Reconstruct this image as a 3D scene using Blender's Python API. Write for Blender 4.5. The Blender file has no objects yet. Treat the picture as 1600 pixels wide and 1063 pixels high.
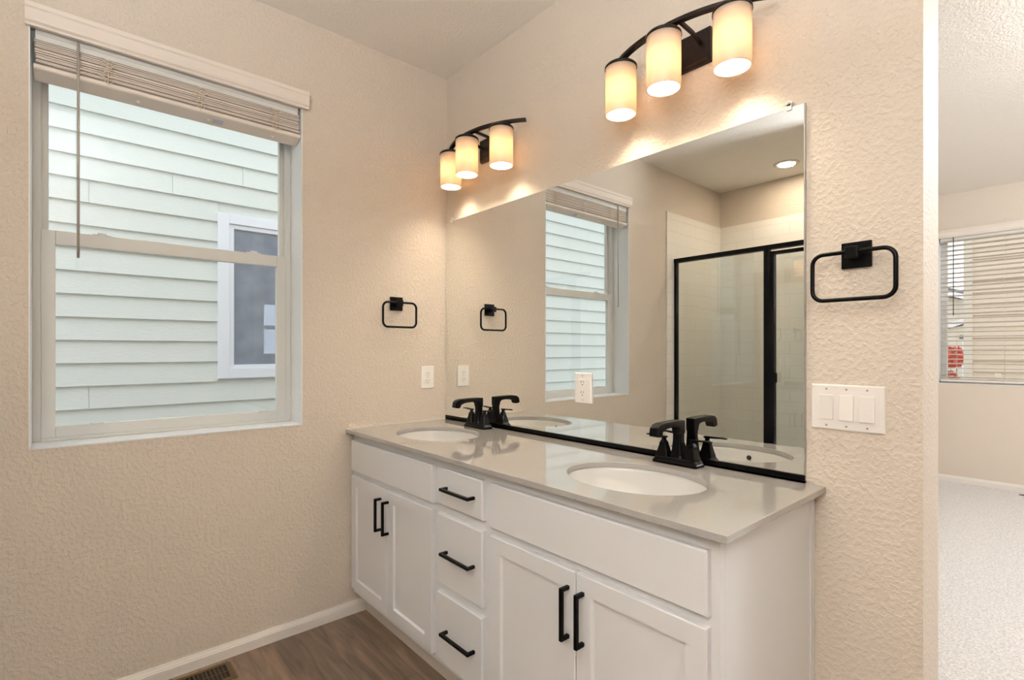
import bpy, bmesh, math, random
from mathutils import Vector, Matrix
random.seed(7)
C = bpy.context.scene.collection
PI = math.pi
def R(d): return math.radians(d)

# ------------------------------------------------------------------ camera, world, lights, exposure
F = 799.0; HY = 548.0; YAW = R(41.1)
cam_d = bpy.data.cameras.new('camera')
cam_d.sensor_width = 36.0; cam_d.lens = F / 1600 * 36
cam_d.shift_y = (HY - 531.5) / 1600
cam_d.clip_start = 0.02; cam_d.clip_end = 200
cam = bpy.data.objects.new('camera', cam_d); C.objects.link(cam)
cam.location = (2.331, -1.5626, 1.268)
cam.rotation_euler = (R(90), 0, R(90) - YAW)
bpy.context.scene.camera = cam

world = bpy.data.worlds.new('sky'); bpy.context.scene.world = world
world.use_nodes = True
wn = world.node_tree; wn.nodes.clear()
w_out = wn.nodes.new('ShaderNodeOutputWorld'); w_bg = wn.nodes.new('ShaderNodeBackground')
w_tc = wn.nodes.new('ShaderNodeTexCoord'); w_no = wn.nodes.new('ShaderNodeTexNoise')
w_no.inputs['Scale'].default_value = 2.2; w_no.inputs['Detail'].default_value = 4
w_rp = wn.nodes.new('ShaderNodeValToRGB')
w_rp.color_ramp.elements[0].position = .38; w_rp.color_ramp.elements[0].color = (.84, .92, 1, 1)
w_rp.color_ramp.elements[1].position = .62; w_rp.color_ramp.elements[1].color = (.98, .985, 1, 1)
wn.links.new(w_tc.outputs['Generated'], w_no.inputs['Vector'])
wn.links.new(w_no.outputs['Fac'], w_rp.inputs['Fac'])
wn.links.new(w_rp.outputs['Color'], w_bg.inputs['Color'])
w_bg.inputs['Strength'].default_value = 1.72
wn.links.new(w_bg.outputs[0], w_out.inputs['Surface'])

BULB_E = 340.0      # sconce bulb surface
DOWN_W = 6.0       # each recessed bathroom ceiling light
BED_FILL_W = 86.0        # each fill light added on the bedroom ceiling
FILL_UP_W = 118.0          # upward part of the fill added in the bathroom
FILL_BOWL_E = 34.0       # glow of the unseen bowl added to fill the bathroom
vs = bpy.context.scene.view_settings
vs.view_transform = 'Standard'; vs.look = 'None'; vs.gamma = 1; vs.use_curve_mapping = False
vs.exposure = 0.16

# ------------------------------------------------------------------ materials
def newmat(name):
    m = bpy.data.materials.new(name); m.use_nodes = True
    return m, m.node_tree.nodes, m.node_tree.links, m.node_tree.nodes['Principled BSDF']
def sl(c):  # sRGB 0..255 -> linear
    return tuple((v/255/12.92 if v/255 <= .04045 else ((v/255+.055)/1.055)**2.4) for v in c) + (1,)
def mat(name, col, rough=.5, metal=0, spec=.5, bump=None, var=None, coat=0):
    """bump=(scale, distance, detail, threshold?)  var=(scale, amount)"""
    m, n, l, b = newmat(name)
    b.inputs['Base Color'].default_value = sl(col)
    b.inputs['Roughness'].default_value = rough; b.inputs['Metallic'].default_value = metal
    b.inputs['Specular IOR Level'].default_value = spec
    b.inputs['Coat Weight'].default_value = coat
    tc = n.new('ShaderNodeTexCoord')
    if bump:
        no = n.new('ShaderNodeTexNoise'); no.inputs['Scale'].default_value = bump[0]
        no.inputs['Detail'].default_value = bump[2]
        mp = n.new('ShaderNodeMapping')
        if len(bump) > 4: mp.inputs['Scale'].default_value = bump[4]
        l.new(tc.outputs['Object'], mp.inputs['Vector']); l.new(mp.outputs['Vector'], no.inputs['Vector'])
        bp = n.new('ShaderNodeBump'); bp.inputs['Distance'].default_value = bump[1]
        src = no.outputs['Fac']
        if len(bump) > 3 and bump[3]:
            rp = n.new('ShaderNodeValToRGB')
            rp.color_ramp.elements[0].position = bump[3][0]; rp.color_ramp.elements[1].position = bump[3][1]
            l.new(src, rp.inputs['Fac']); src = rp.outputs['Color']
        l.new(src, bp.inputs['Height']); l.new(bp.outputs['Normal'], b.inputs['Normal'])
    if var:
        nv = n.new('ShaderNodeTexNoise'); nv.inputs['Scale'].default_value = var[0]; nv.inputs['Detail'].default_value = 6
        l.new(tc.outputs['Object'], nv.inputs['Vector'])
        mx = n.new('ShaderNodeMix'); mx.data_type = 'RGBA'
        c = sl(col)
        mx.inputs[6].default_value = tuple(x*(1-var[1]) for x in c[:3])+(1,)
        mx.inputs[7].default_value = tuple(min(1, x*(1+var[1])) for x in c[:3])+(1,)
        l.new(nv.outputs['Fac'], mx.inputs[0]); l.new(mx.outputs[2], b.inputs['Base Color'])
    return m

M = {}
M['paint'] = mat('beige_wall_paint', (210, 198, 184), .55, bump=(75, .0011, 2, (.45, .62)))
M['paint_bed'] = mat('bedroom_wall_paint', (214, 202, 188), .6, bump=(75, .0005, 2, (.42, .62)))
M['ceil'] = mat('ceiling_paint', (242, 237, 230), .7, bump=(90, .0008, 2, (.42, .62)))
M['return'] = mat('white_window_return', (232, 234, 236), .45, bump=(110, .0006, 2, (.42, .62)))
M['vinyl'] = mat('white_vinyl', (216, 216, 212), .35, var=(3, .01))
M['trim'] = mat('white_trim_paint', (225, 219, 212), .35, var=(4, .015))
M['cab'] = mat('white_cabinet_paint', (222, 222, 224), .32, var=(5, .012))
M['cab_in'] = mat('cabinet_gap', (150, 142, 134), .6, var=(5, .02))
M['toe'] = mat('toe_board', (205, 196, 188), .5, var=(12, .03))
M['black'] = mat('matte_black_metal', (6, 6, 7), .27, metal=.0, spec=.13, var=(30, .1))
M['black_soft'] = mat('black_powder_coat', (8, 9, 14), .26, spec=.2, var=(30, .1))
M['bronze'] = mat('bronze_black_metal', (34, 26, 24), .34, metal=.6, var=(20, .15))
M['porc'] = mat('white_porcelain', (212, 210, 207), .06, coat=.6, var=(2, .01))
M['plate'] = mat('white_plastic_plate', (236, 232, 228), .3, var=(20, .01))
M['slot'] = mat('dark_slot', (30, 28, 28), .6, var=(20, .1))
M['screw'] = mat('screw_metal', (170, 168, 165), .35, metal=.7, var=(40, .1))
M['blind'] = mat('faux_wood_blind', (226, 216, 206), .4, var=(8, .02))
M['cord'] = mat('blind_cord', (222, 208, 192), .8, var=(200, .1))
M['wand'] = mat('blind_wand', (176, 168, 160), .3, var=(10, .05))
M['wand_backlit'] = mat('blind_wand_silhouette', (96, 92, 92), .4, var=(10, .05))  # colour darkened to paint the wand's silhouette against the bright window
M['clip'] = mat('clear_plastic_clip', (225, 222, 218), .08, var=(80, .05))
M['tagp'] = mat('plain_tag', (196, 197, 208), .5, var=(20, .03))
M['vent'] = mat('brown_register', (98, 78, 52), .4, metal=.5, var=(30, .08))
M['vent_d'] = mat('register_dark', (18, 13, 10), .7, var=(30, .1))
M['chrome'] = mat('chrome', (200, 200, 200), .12, metal=1, var=(30, .02))
M['siding'] = mat('pale_grey_green_siding', (221, 225, 219), .6, bump=(22, .0025, 5, None, (1, 1, 9)), var=(2.5, .025))
M['siding_b'] = mat('beige_siding', (226, 206, 182), .6, bump=(22, .002, 4, None, (1, 1, 9)), var=(2.5, .03))
M['otrim'] = mat('outside_white_trim', (236, 238, 244), .45, var=(6, .012))
M['roofing'] = mat('grey_shingles', (120, 118, 120), .9, bump=(60, .01, 3, None), var=(30, .2))
M['far_wall'] = mat('far_house_wall', (226, 214, 196), .8, var=(2, .04))
M['leaf'] = mat('red_leaves', (222, 84, 62), .6, var=(9, .35))
M['leafg'] = mat('green_leaves', (120, 130, 90), .6, var=(9, .35))
M['bark'] = mat('bark', (96, 80, 70), .9, var=(30, .2))
M['ground'] = mat('outside_ground', (170, 168, 166), .9, bump=(5, .02, 4, None), var=(1.2, .12))
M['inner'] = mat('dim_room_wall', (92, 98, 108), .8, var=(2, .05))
M['bodyext'] = mat('house_outer_wall', (222, 224, 222), .7, var=(2, .02))

# quartz: light warm grey with small dark flecks
m, n, l, b = newmat('grey_quartz'); M['quartz'] = m
tc = n.new('ShaderNodeTexCoord'); vo = n.new('ShaderNodeTexVoronoi'); vo.inputs['Scale'].default_value = 95
rp = n.new('ShaderNodeValToRGB')
rp.color_ramp.elements[0].position = .05; rp.color_ramp.elements[0].color = (.16, .14, .13, 1)
rp.color_ramp.elements[1].position = .13; rp.color_ramp.elements[1].color = (1, 1, 1, 1)
n2 = n.new('ShaderNodeTexNoise'); n2.inputs['Scale'].default_value = 260; n2.inputs['Detail'].default_value = 3
mx2 = n.new('ShaderNodeMix'); mx2.data_type = 'RGBA'
mx2.inputs[6].default_value = sl((156, 152, 149)); mx2.inputs[7].default_value = sl((168, 164, 160))
# flecks only in some cells
n3 = n.new('ShaderNodeTexNoise'); n3.inputs['Scale'].default_value = 26
r3 = n.new('ShaderNodeValToRGB'); r3.color_ramp.elements[0].position = .50; r3.color_ramp.elements[1].position = .62
mul = n.new('ShaderNodeMix'); mul.data_type = 'RGBA'; mul.blend_type = 'MULTIPLY'
for a_, b_ in ((tc.outputs['Object'], vo.inputs['Vector']), (tc.outputs['Object'], n2.inputs['Vector']),
               (tc.outputs['Object'], n3.inputs['Vector']),
               (vo.outputs['Distance'], rp.inputs['Fac']), (n2.outputs['Fac'], mx2.inputs[0]),
               (n3.outputs['Fac'], r3.inputs['Fac']), (r3.outputs['Color'], mul.inputs[0]),
               (mx2.outputs[2], mul.inputs[6]), (rp.outputs['Color'], mul.inputs[7]),
               (mul.outputs[2], b.inputs['Base Color'])): l.new(a_, b_)
b.inputs['Roughness'].default_value = .05; b.inputs['Coat Weight'].default_value = .5; b.inputs['Coat Roughness'].default_value = .03

# plank floor
m, n, l, b = newmat('vinyl_planks'); M['planks'] = m
tc = n.new('ShaderNodeTexCoord'); br = n.new('ShaderNodeTexBrick')
br.inputs['Scale'].default_value = 1; br.inputs['Brick Width'].default_value = 1.2; br.inputs['Row Height'].default_value = .18
br.inputs['Mortar Size'].default_value = .0012; br.inputs['Mortar Smooth'].default_value = .1
br.inputs['Color1'].default_value = sl((142, 121, 102)); br.inputs['Color2'].default_value = sl((116, 98, 83)); br.inputs['Mortar'].default_value = sl((84, 72, 62))
mp = n.new('ShaderNodeMapping'); mp.inputs['Scale'].default_value = (1.6, 13, 1)
no = n.new('ShaderNodeTexNoise'); no.inputs['Scale'].default_value = 2.2; no.inputs['Detail'].default_value = 8; no.inputs['Distortion'].default_value = .9
rp = n.new('ShaderNodeValToRGB'); rp.color_ramp.elements[0].position = .3; rp.color_ramp.elements[0].color = (.55, .53, .5, 1)
rp.color_ramp.elements[1].position = .72; rp.color_ramp.elements[1].color = (1.25, 1.2, 1.15, 1)
mul = n.new('ShaderNodeMix'); mul.data_type = 'RGBA'; mul.blend_type = 'MULTIPLY'; mul.inputs[0].default_value = 1
l.new(tc.outputs['Object'], br.inputs['Vector']); l.new(tc.outputs['Object'], mp.inputs['Vector']); l.new(mp.outputs[0], no.inputs['Vector'])
l.new(no.outputs['Fac'], rp.inputs['Fac']); l.new(br.outputs['Color'], mul.inputs[6]); l.new(rp.outputs['Color'], mul.inputs[7])
l.new(mul.outputs[2], b.inputs['Base Color']); b.inputs['Roughness'].default_value = .38
bp = n.new('ShaderNodeBump'); bp.inputs['Distance'].default_value = .0006; l.new(no.outputs['Fac'], bp.inputs['Height']); l.new(bp.outputs['Normal'], b.inputs['Normal'])

# carpet
m, n, l, b = newmat('light_carpet'); M['carpet'] = m
tc = n.new('ShaderNodeTexCoord'); no = n.new('ShaderNodeTexNoise'); no.inputs['Scale'].default_value = 110; no.inputs['Detail'].default_value = 5
rp = n.new('ShaderNodeValToRGB'); rp.color_ramp.elements[0].position = .3; rp.color_ramp.elements[0].color = sl((186, 181, 177))
rp.color_ramp.elements[1].position = .62; rp.color_ramp.elements[1].color = sl((224, 221, 219))
bp = n.new('ShaderNodeBump'); bp.inputs['Distance'].default_value = .008
l.new(tc.outputs['Object'], no.inputs['Vector']); l.new(no.outputs['Fac'], rp.inputs['Fac']); l.new(rp.outputs['Color'], b.inputs['Base Color'])
l.new(no.outputs['Fac'], bp.inputs['Height']); l.new(bp.outputs['Normal'], b.inputs['Normal']); b.inputs['Roughness'].default_value = .95

# white tile, horizontal running bond; texture in (u, z)
def tile_mat(name, axis):
    m, n, l, b = newmat(name)
    tc = n.new('ShaderNodeTexCoord'); sp = n.new('ShaderNodeSeparateXYZ'); cb = n.new('ShaderNodeCombineXYZ')
    l.new(tc.outputs['Object'], sp.inputs[0]); l.new(sp.outputs[axis], cb.inputs[0]); l.new(sp.outputs[2], cb.inputs[1])
    br = n.new('ShaderNodeTexBrick'); br.inputs['Scale'].default_value = 1
    br.inputs['Brick Width'].default_value = .305; br.inputs['Row Height'].default_value = .1016
    br.inputs['Mortar Size'].default_value = .0016
    br.inputs['Color1'].default_value = sl((238, 234, 227)); br.inputs['Color2'].default_value = sl((236, 232, 225)); br.inputs['Mortar'].default_value = sl((222, 217, 210))
    l.new(cb.outputs[0], br.inputs['Vector']); l.new(br.outputs['Color'], b.inputs['Base Color'])
    bp = n.new('ShaderNodeBump'); bp.inputs['Distance'].default_value = .0008; bp.invert = True
    l.new(br.outputs['Fac'], bp.inputs['Height']); l.new(bp.outputs['Normal'], b.inputs['Normal'])
    b.inputs['Roughness'].default_value = .12
    return m
M['tile_y'] = tile_mat('white_wall_tile_side', 1); M['tile_x'] = tile_mat('white_wall_tile_back', 0)

def glass_mat(name, tint, ior=1.5, boost=1.0):
    m, n, l, b = newmat(name); n.remove(b)
    out = n['Material Output']; tr = n.new('ShaderNodeBsdfTransparent'); gl = n.new('ShaderNodeBsdfGlossy')
    tr.inputs[0].default_value = tint; gl.inputs['Roughness'].default_value = 0; gl.inputs['Color'].default_value = (1, 1, 1, 1)
    fr = n.new('ShaderNodeFresnel'); 
    ge = n.new('ShaderNodeNewGeometry'); mr_ = n.new('ShaderNodeMapRange')   # same reflectance on both faces of a pane
    mr_.inputs['To Min'].default_value = ior; mr_.inputs['To Max'].default_value = 1/ior
    l.new(ge.outputs['Backfacing'], mr_.inputs['Value']); l.new(mr_.outputs[0], fr.inputs[0])
    mu = n.new('ShaderNodeMath'); mu.operation = 'MULTIPLY'; mu.inputs[1].default_value = boost; mu.use_clamp = True
    mx = n.new('ShaderNodeMixShader')
    l.new(fr.outputs[0], mu.inputs[0]); l.new(mu.outputs[0], mx.inputs[0]); l.new(tr.outputs[0], mx.inputs[1]); l.new(gl.outputs[0], mx.inputs[2])
    l.new(mx.outputs[0], out.inputs[0]); return m
M['glass'] = glass_mat('window_glass', (.97, .985, .98, 1))
M['sglass'] = glass_mat('shower_glass', (.95, .97, .955, 1), 1.5, 2.4)
M['dglass'] = glass_mat('neighbour_glass', (.80, .84, .90, 1), 1.5, 1.6)
_n, _l = M['dglass'].node_tree.nodes, M['dglass'].node_tree.links          # diffuse layer paints reflected sky and wall into the far pane
_df = _n.new('ShaderNodeBsdfDiffuse'); _df.inputs[0].default_value = (.42, .47, .56, 1)
_no = _n.new('ShaderNodeTexNoise'); _no.inputs['Scale'].default_value = 5; _rp = _n.new('ShaderNodeMapRange')
_rp.inputs['From Min'].default_value = .35; _rp.inputs['From Max'].default_value = .75; _rp.inputs['To Min'].default_value = .42; _rp.inputs['To Max'].default_value = .62
_tc = _n.new('ShaderNodeTexCoord'); _mx = _n.new('ShaderNodeMixShader'); _o = _n['Material Output']
_src = _o.inputs[0].links[0].from_socket
_l.new(_tc.outputs['Object'], _no.inputs['Vector']); _l.new(_no.outputs['Fac'], _rp.inputs['Value']); _l.new(_rp.outputs[0], _mx.inputs[0])
_l.new(_src, _mx.inputs[1]); _l.new(_df.outputs[0], _mx.inputs[2]); _l.new(_mx.outputs[0], _o.inputs[0])

m, n, l, b = newmat('mirror_silver'); M['mirror'] = m
b.inputs['Base Color'].default_value = (.90, .915, .90, 1); b.inputs['Metallic'].default_value = 1; b.inputs['Roughness'].default_value = 0

m, n, l, b = newmat('frosted_opal_glass'); M['opal'] = m; n.remove(b)
out = n['Material Output']; df = n.new('ShaderNodeBsdfDiffuse'); tl = n.new('ShaderNodeBsdfTranslucent'); gl = n.new('ShaderNodeBsdfGlossy')
df.inputs[0].default_value = (.9, .86, .8, 1); tl.inputs[0].default_value = (.50, .385, .26, 1); gl.inputs['Roughness'].default_value = .25
m1 = n.new('ShaderNodeMixShader'); m1.inputs[0].default_value = .55; m2 = n.new('ShaderNodeMixShader'); m2.inputs[0].default_value = .04
l.new(df.outputs[0], m1.inputs[1]); l.new(tl.outputs[0], m1.inputs[2]); l.new(m1.outputs[0], m2.inputs[1]); l.new(gl.outputs[0], m2.inputs[2]); l.new(m2.outputs[0], out.inputs[0])

def emat(name, col, strength):
    m, n, l, b = newmat(name)
    b.inputs['Base Color'].default_value = (1, 1, 1, 1)
    b.inputs['Emission Color'].default_value = col; b.inputs['Emission Strength'].default_value = strength
    return m
M['lens'] = emat('lit_lens', (1, .84, .62, 1), 3.0)
M['bulb'] = emat('lit_bulb', (1, .83, .62, 1), BULB_E)

# ------------------------------------------------------------------ mesh builder
OFF = {}
class MB:
    def __init__(s): s.bm = bmesh.new(); s.mats = [0]; s.idx = 0
    def _f(s, vs, smooth=False):
        try:
            f = s.bm.faces.new(vs); f.material_index = s.idx; f.smooth = smooth; return f
        except ValueError: return None
    def slot(s, i): s.idx = i; return s
    def box(s, x0, x1, y0, y1, z0, z1):
        if x0 > x1: x0, x1 = x1, x0
        if y0 > y1: y0, y1 = y1, y0
        if z0 > z1: z0, z1 = z1, z0
        v = [s.bm.verts.new(p) for p in ((x0,y0,z0),(x1,y0,z0),(x1,y1,z0),(x0,y1,z0),(x0,y0,z1),(x1,y0,z1),(x1,y1,z1),(x0,y1,z1))]
        for q in ((0,3,2,1),(4,5,6,7),(0,1,5,4),(1,2,6,5),(2,3,7,6),(3,0,4,7)): s._f([v[i] for i in q])
        return s
    def rings(s, rings, cap0=True, cap1=True, smooth=False, closed=False):
        R_ = [[s.bm.verts.new(p) for p in r] for r in rings]
        n_ = len(R_[0]); m_ = len(R_)
        for i in range(m_ if closed else m_-1):
            a, b_ = R_[i], R_[(i+1) % m_]
            for j in range(n_): s._f([a[j], a[(j+1) % n_], b_[(j+1) % n_], b_[j]], smooth)
        if not closed:
            if cap0: s._f(R_[0][::-1])
            if cap1: s._f(R_[-1])
        return s
    def prism(s, poly, axis, a, b_):
        """poly in the two other axes (cyclic order), extruded along axis from a to b_"""
        def P(p, t):
            if axis == 0: return (t, p[0], p[1])
            if axis == 1: return (p[0], t, p[1])
            return (p[0], p[1], t)
        return s.rings([[P(p, a) for p in poly], [P(p, b_) for p in poly]])
    def lathe(s, prof, c=(0,0,0), n=40, ex=1, ey=1, smooth=True, cap0=True, cap1=True):
        rs = []
        for r, z in prof:
            rs.append([(c[0]+r*ex*math.cos(2*PI*k/n), c[1]+r*ey*math.sin(2*PI*k/n), c[2]+z) for k in range(n)])
        return s.rings(rs, cap0, cap1, smooth)
    def cyl(s, p0, p1, r, n=16, r1=None, smooth=True):
        p0 = Vector(p0); p1 = Vector(p1); d = (p1-p0).normalized()
        u = d.orthogonal().normalized(); w = d.cross(u)
        r1 = r if r1 is None else r1
        return s.rings([[tuple(p + u*rr*math.cos(2*PI*k/n) + w*rr*math.sin(2*PI*k/n)) for k in range(n)] for p, rr in ((p0, r), (p1, r1))], smooth=smooth)
    def sweep(s, pts, sec, up=(0,0,1), closed=False, smooth=False):
        """section = list of (a,b): a along side, b along up"""
        pts = [Vector(p) for p in pts]; up = Vector(up); rs = []
        n_ = len(pts)
        for i, p in enumerate(pts):
            if closed: t = (pts[(i+1) % n_]-pts[i-1]).normalized()
            else: t = (pts[min(i+1, n_-1)]-pts[max(i-1, 0)]).normalized()
            sd = t.cross(up).normalized(); uu = sd.cross(t).normalized()
            k = 1.0
            if 0 < i < n_-1 or closed:
                a_ = (pts[i]-pts[i-1]).normalized(); c_ = (pts[(i+1) % n_]-pts[i]).normalized()
                k = 1/max(.5, math.cos(a_.angle(c_)/2)) if a_.angle(c_) > .01 else 1
            rs.append([tuple(p + sd*a*k + uu*b_) for a, b_ in sec])
        return s.rings(rs, smooth=smooth, closed=closed)
    def build(s, name, m, parent=None, bevel=0, seg=2, sub=0):
        bmesh.ops.recalc_face_normals(s.bm, faces=s.bm.faces)
        off = Vector((0,0,0)); q = parent
        if parent is not None: off = OFF.get(parent.name, Vector((0,0,0)))
        if off.length: bmesh.ops.translate(s.bm, verts=s.bm.verts, vec=-off)
        me = bpy.data.meshes.new(name); s.bm.to_mesh(me); s.bm.free()
        for x in (m if isinstance(m, (list, tuple)) else [m]): me.materials.append(x)
        o = bpy.data.objects.new(name, me); C.objects.link(o)
        if parent is not None:
            o.parent = parent; OFF[o.name] = off
        if bevel:
            bv = o.modifiers.new('bevel', 'BEVEL'); bv.width = bevel; bv.segments = seg; bv.limit_method = 'ANGLE'; bv.angle_limit = R(40)
            bv.harden_normals = False
        if sub:
            sb = o.modifiers.new('sub', 'SUBSURF'); sb.levels = sub; sb.render_levels = sub
        return o
def circ(r, n=12): return [(r*math.cos(2*PI*k/n), r*math.sin(2*PI*k/n)) for k in range(n)]
def rect(a, b): return [(-a, -b), (a, -b), (a, b), (-a, b)]

def tag(o, label, cat, group=None, kind=None):
    o['label'] = label; o['category'] = cat
    if group: o['group'] = group
    if kind: o['kind'] = kind
    return o
def thing(name, label, cat, loc, rotz=0, group=None, local=False):
    o = bpy.data.objects.new(name, None); C.objects.link(o); o.empty_display_size = .05
    o.location = loc; o.rotation_euler = (0, 0, rotz)
    OFF[o.name] = Vector((0,0,0)) if local else Vector(loc)
    return tag(o, label, cat, group)
def struct(name, mb, m, label, cat=None, **k):
    o = mb.build(name, m, None, **k); o['kind'] = 'structure'; o['label'] = label; o['category'] = cat or name.split('_')[0]
    return o
def copy_tree(o, parent=None):
    c = o.copy(); C.objects.link(c)
    if parent is not None: c.parent = parent
    for ch in list(o.children): copy_tree(ch, c)
    return c

FZ = .02; CZ = 2.743
XE = 3.5; YB = -3.07
# ------------------------------------------------------------------ the room
struct('floor', MB().box(0, XE, YB, .02, FZ-.08, FZ), M['planks'], 'brown wood look plank floor of the bathroom')
struct('floor_bedroom', MB().box(-.2, 5.5, .02, 4.98, FZ-.08, FZ), M['carpet'], 'light speckled carpet of the room beyond the doorway')
struct('ceiling', MB().box(-.2, XE+.12, YB-.12, .175, CZ, CZ+.15), M['ceil'], 'smooth warm white bathroom ceiling')
struct('ceiling_bedroom', MB().box(-.2, 5.5, .175, 4.98, CZ+.02, CZ+.15), M['ceil'], 'white ceiling of the room beyond the doorway')
W0, W1, WB, WT = -1.655, -.770, .938, 2.362
w = MB()
w.box(-.2, 0, YB-.12, W0, FZ-.08, CZ); w.box(-.2, 0, W1, .175, FZ-.08, CZ)
w.box(-.2, 0, W0, W1, FZ-.08, WB); w.box(-.2, 0, W0, W1, WT, CZ)
struct('wall_left', w, M['paint'], 'beige wall with the bathroom window in it')
XW = 2.053
w = MB(); w.box(0, XW, 0, .175, FZ-.08, CZ); w.box(XW, 3.05, 0, .175, 2.45, CZ); w.box(3.05, XE+.12, 0, .175, FZ-.08, CZ)
struct('wall_right', w, M['paint'], 'beige textured wall behind the mirror, ending at the doorway')
struct('wall_back', MB().box(0, XE+.12, YB-.12, YB, FZ-.08, CZ), M['paint'], 'beige wall above the shower tile seen in the mirror')
struct('wall_front', MB().box(XE, XE+.12, YB, 0, FZ-.08, CZ), M['paint'], 'beige bathroom wall opposite the window')
BY = 4.80; V0, V1, VB, VT = 1.315, 3.14, .955, 2.37
w = MB()
w.box(-.2, V0, BY, BY+.18, FZ-.08, CZ+.02); w.box(V1, 5.5, BY, BY+.18, FZ-.08, CZ+.02); w.box(V0, V1, BY, BY+.18, FZ-.08, VB); w.box(V0, V1, BY, BY+.18, VT, CZ+.02)
struct('wall_far', w, M['paint_bed'], 'beige far wall of the room beyond the doorway, with a window')
struct('wall_bedroom_left', MB().box(-.2, 0, .175, BY, FZ-.08, CZ+.02), M['paint_bed'], 'left wall of the room beyond the doorway')
struct('wall_bedroom_right', MB().box(5.4, 5.5, .175, BY, FZ-.08, CZ+.02), M['paint_bed'], 'right wall of the room beyond the doorway')
struct('wall_bedroom_front', MB().box(XE+.12, 5.4, .06, .175, FZ-.08, CZ+.02), M['paint_bed'], 'wall of the room beyond the doorway beside the opening')

# baseboards: low, with a stepped top
def bb_prof(t=1): return [(0, 0), (.013*t, 0), (.013*t, .038), (.0105*t, .041), (.0105*t, .044), (.007*t, .050), (.004*t, .058), (0, .058)]
b_ = MB(); b_.prism([(p[0], FZ+p[1]) for p in bb_prof()], 1, -2.15, -.475)
struct('baseboard_left', b_, M['trim'], 'low white baseboard under the bathroom window')
b_ = MB(); b_.prism([(-p[0], FZ+p[1]) for p in bb_prof()], 0, 1.815, XW)
struct('baseboard_right', b_, M['trim'], 'white baseboard between vanity and doorway')
b_ = MB(); b_.prism([(BY-p[0], FZ+p[1]) for p in bb_prof()], 0, 0, 5.4)
struct('baseboard_far', b_, M['trim'], 'white baseboard along the carpet of the room beyond the doorway')

# white returns around the two window openings
w = MB(); t = .003
w.box(-.142, .0015, W0-.001, W0+t, WB, WT); w.box(-.142, .0015, W1-t, W1+.001, WB, WT)
w.box(-.142, .0015, W0, W1, WB-.001, WB+t); w.box(-.142, .0015, W0, W1, WT-t, WT+.001)
struct('trim_1', w, M['return'], 'white return lining the bathroom window opening')
w = MB()
w.box(V0-.001, V0+t, BY-.0015, BY+.1, VB, VT); w.box(V1-t, V1+.001, BY-.0015, BY+.1, VB, VT)
w.box(V0, V1, BY-.0015, BY+.1, VB-.001, VB+t); w.box(V0, V1, BY-.0015, BY+.1, VT-t, VT+.001)
struct('trim_2', w, M['return'], 'white return lining the window of the room beyond the doorway')

# ------------------------------------------------------------------ bathroom window (single hung)
def frame_yz(mb, x0, x1, y0, y1, z0, z1, wy, wb, wt):
    mb.box(x0, x1, y0, y0+wy, z0, z1); mb.box(x0, x1, y1-wy, y1, z0, z1)
    mb.box(x0, x1, y0+wy, y1-wy, z0, z0+wb); mb.box(x0, x1, y0+wy, y1-wy, z1-wt, z1); return mb
o = bpy.data.objects.new('window_1', None); C.objects.link(o); o.location = (-.14, -1.21, WB)
OFF[o.name] = Vector(o.location); o['kind'] = 'structure'; o['label'] = 'white vinyl single hung window in the beige bathroom wall'; o['category'] = 'window'
win = o
f = frame_yz(MB(), -.198, -.142, W0+.003, W1-.003, WB+.003, WT-.003, .022, .012, .03)
f.box(-.168, -.160, W0+.02, W0+.027, 1.70, WT-.03); f.box(-.168, -.160, W1-.027, W1-.02, 1.70, WT-.03)
f.build('window_frame', M['vinyl'], win, bevel=.0015)
s_ = frame_yz(MB(), -.170, -.143, W0+.025, W1-.025, WB+.015, 1.702, .039, .041, .050)
low = s_.build('lower_sash', M['vinyl'], win, bevel=.002)
MB().box(-.159, -.155, W0+.062, W1-.062, WB+.054, 1.654).build('pane', M['glass'], low)
for yy in (-1.46, -.93):
    k = MB(); k.box(-.168, -.146, yy-.028, yy+.028, 1.702, 1.706); k.box(-.163, -.150, yy-.012, yy+.016, 1.706, 1.713)
    k.build('sash_lock', M['vinyl'], low, bevel=.001)
for yy in (-1.475, -.89):
    k = MB(); k.box(-.143, -.139, yy-.018, yy+.018, .995, .998); k.box(-.143, -.139, yy-.020, yy-.016, .988, .998); k.box(-.143, -.139, yy+.016, yy+.020, .988, .998)
    k.build('lift_tab', M['vinyl'], low)
s_ = frame_yz(MB(), -.197, -.172, W0+.025, W1-.025, 1.66, WT-.033, .020, .045, .035)
up = s_.build('upper_sash', M['vinyl'], win, bevel=.002)
MB().box(-.186, -.182, W0+.043, W1-.043, 1.703, WT-.067).build('pane', M['glass'], up)

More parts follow.
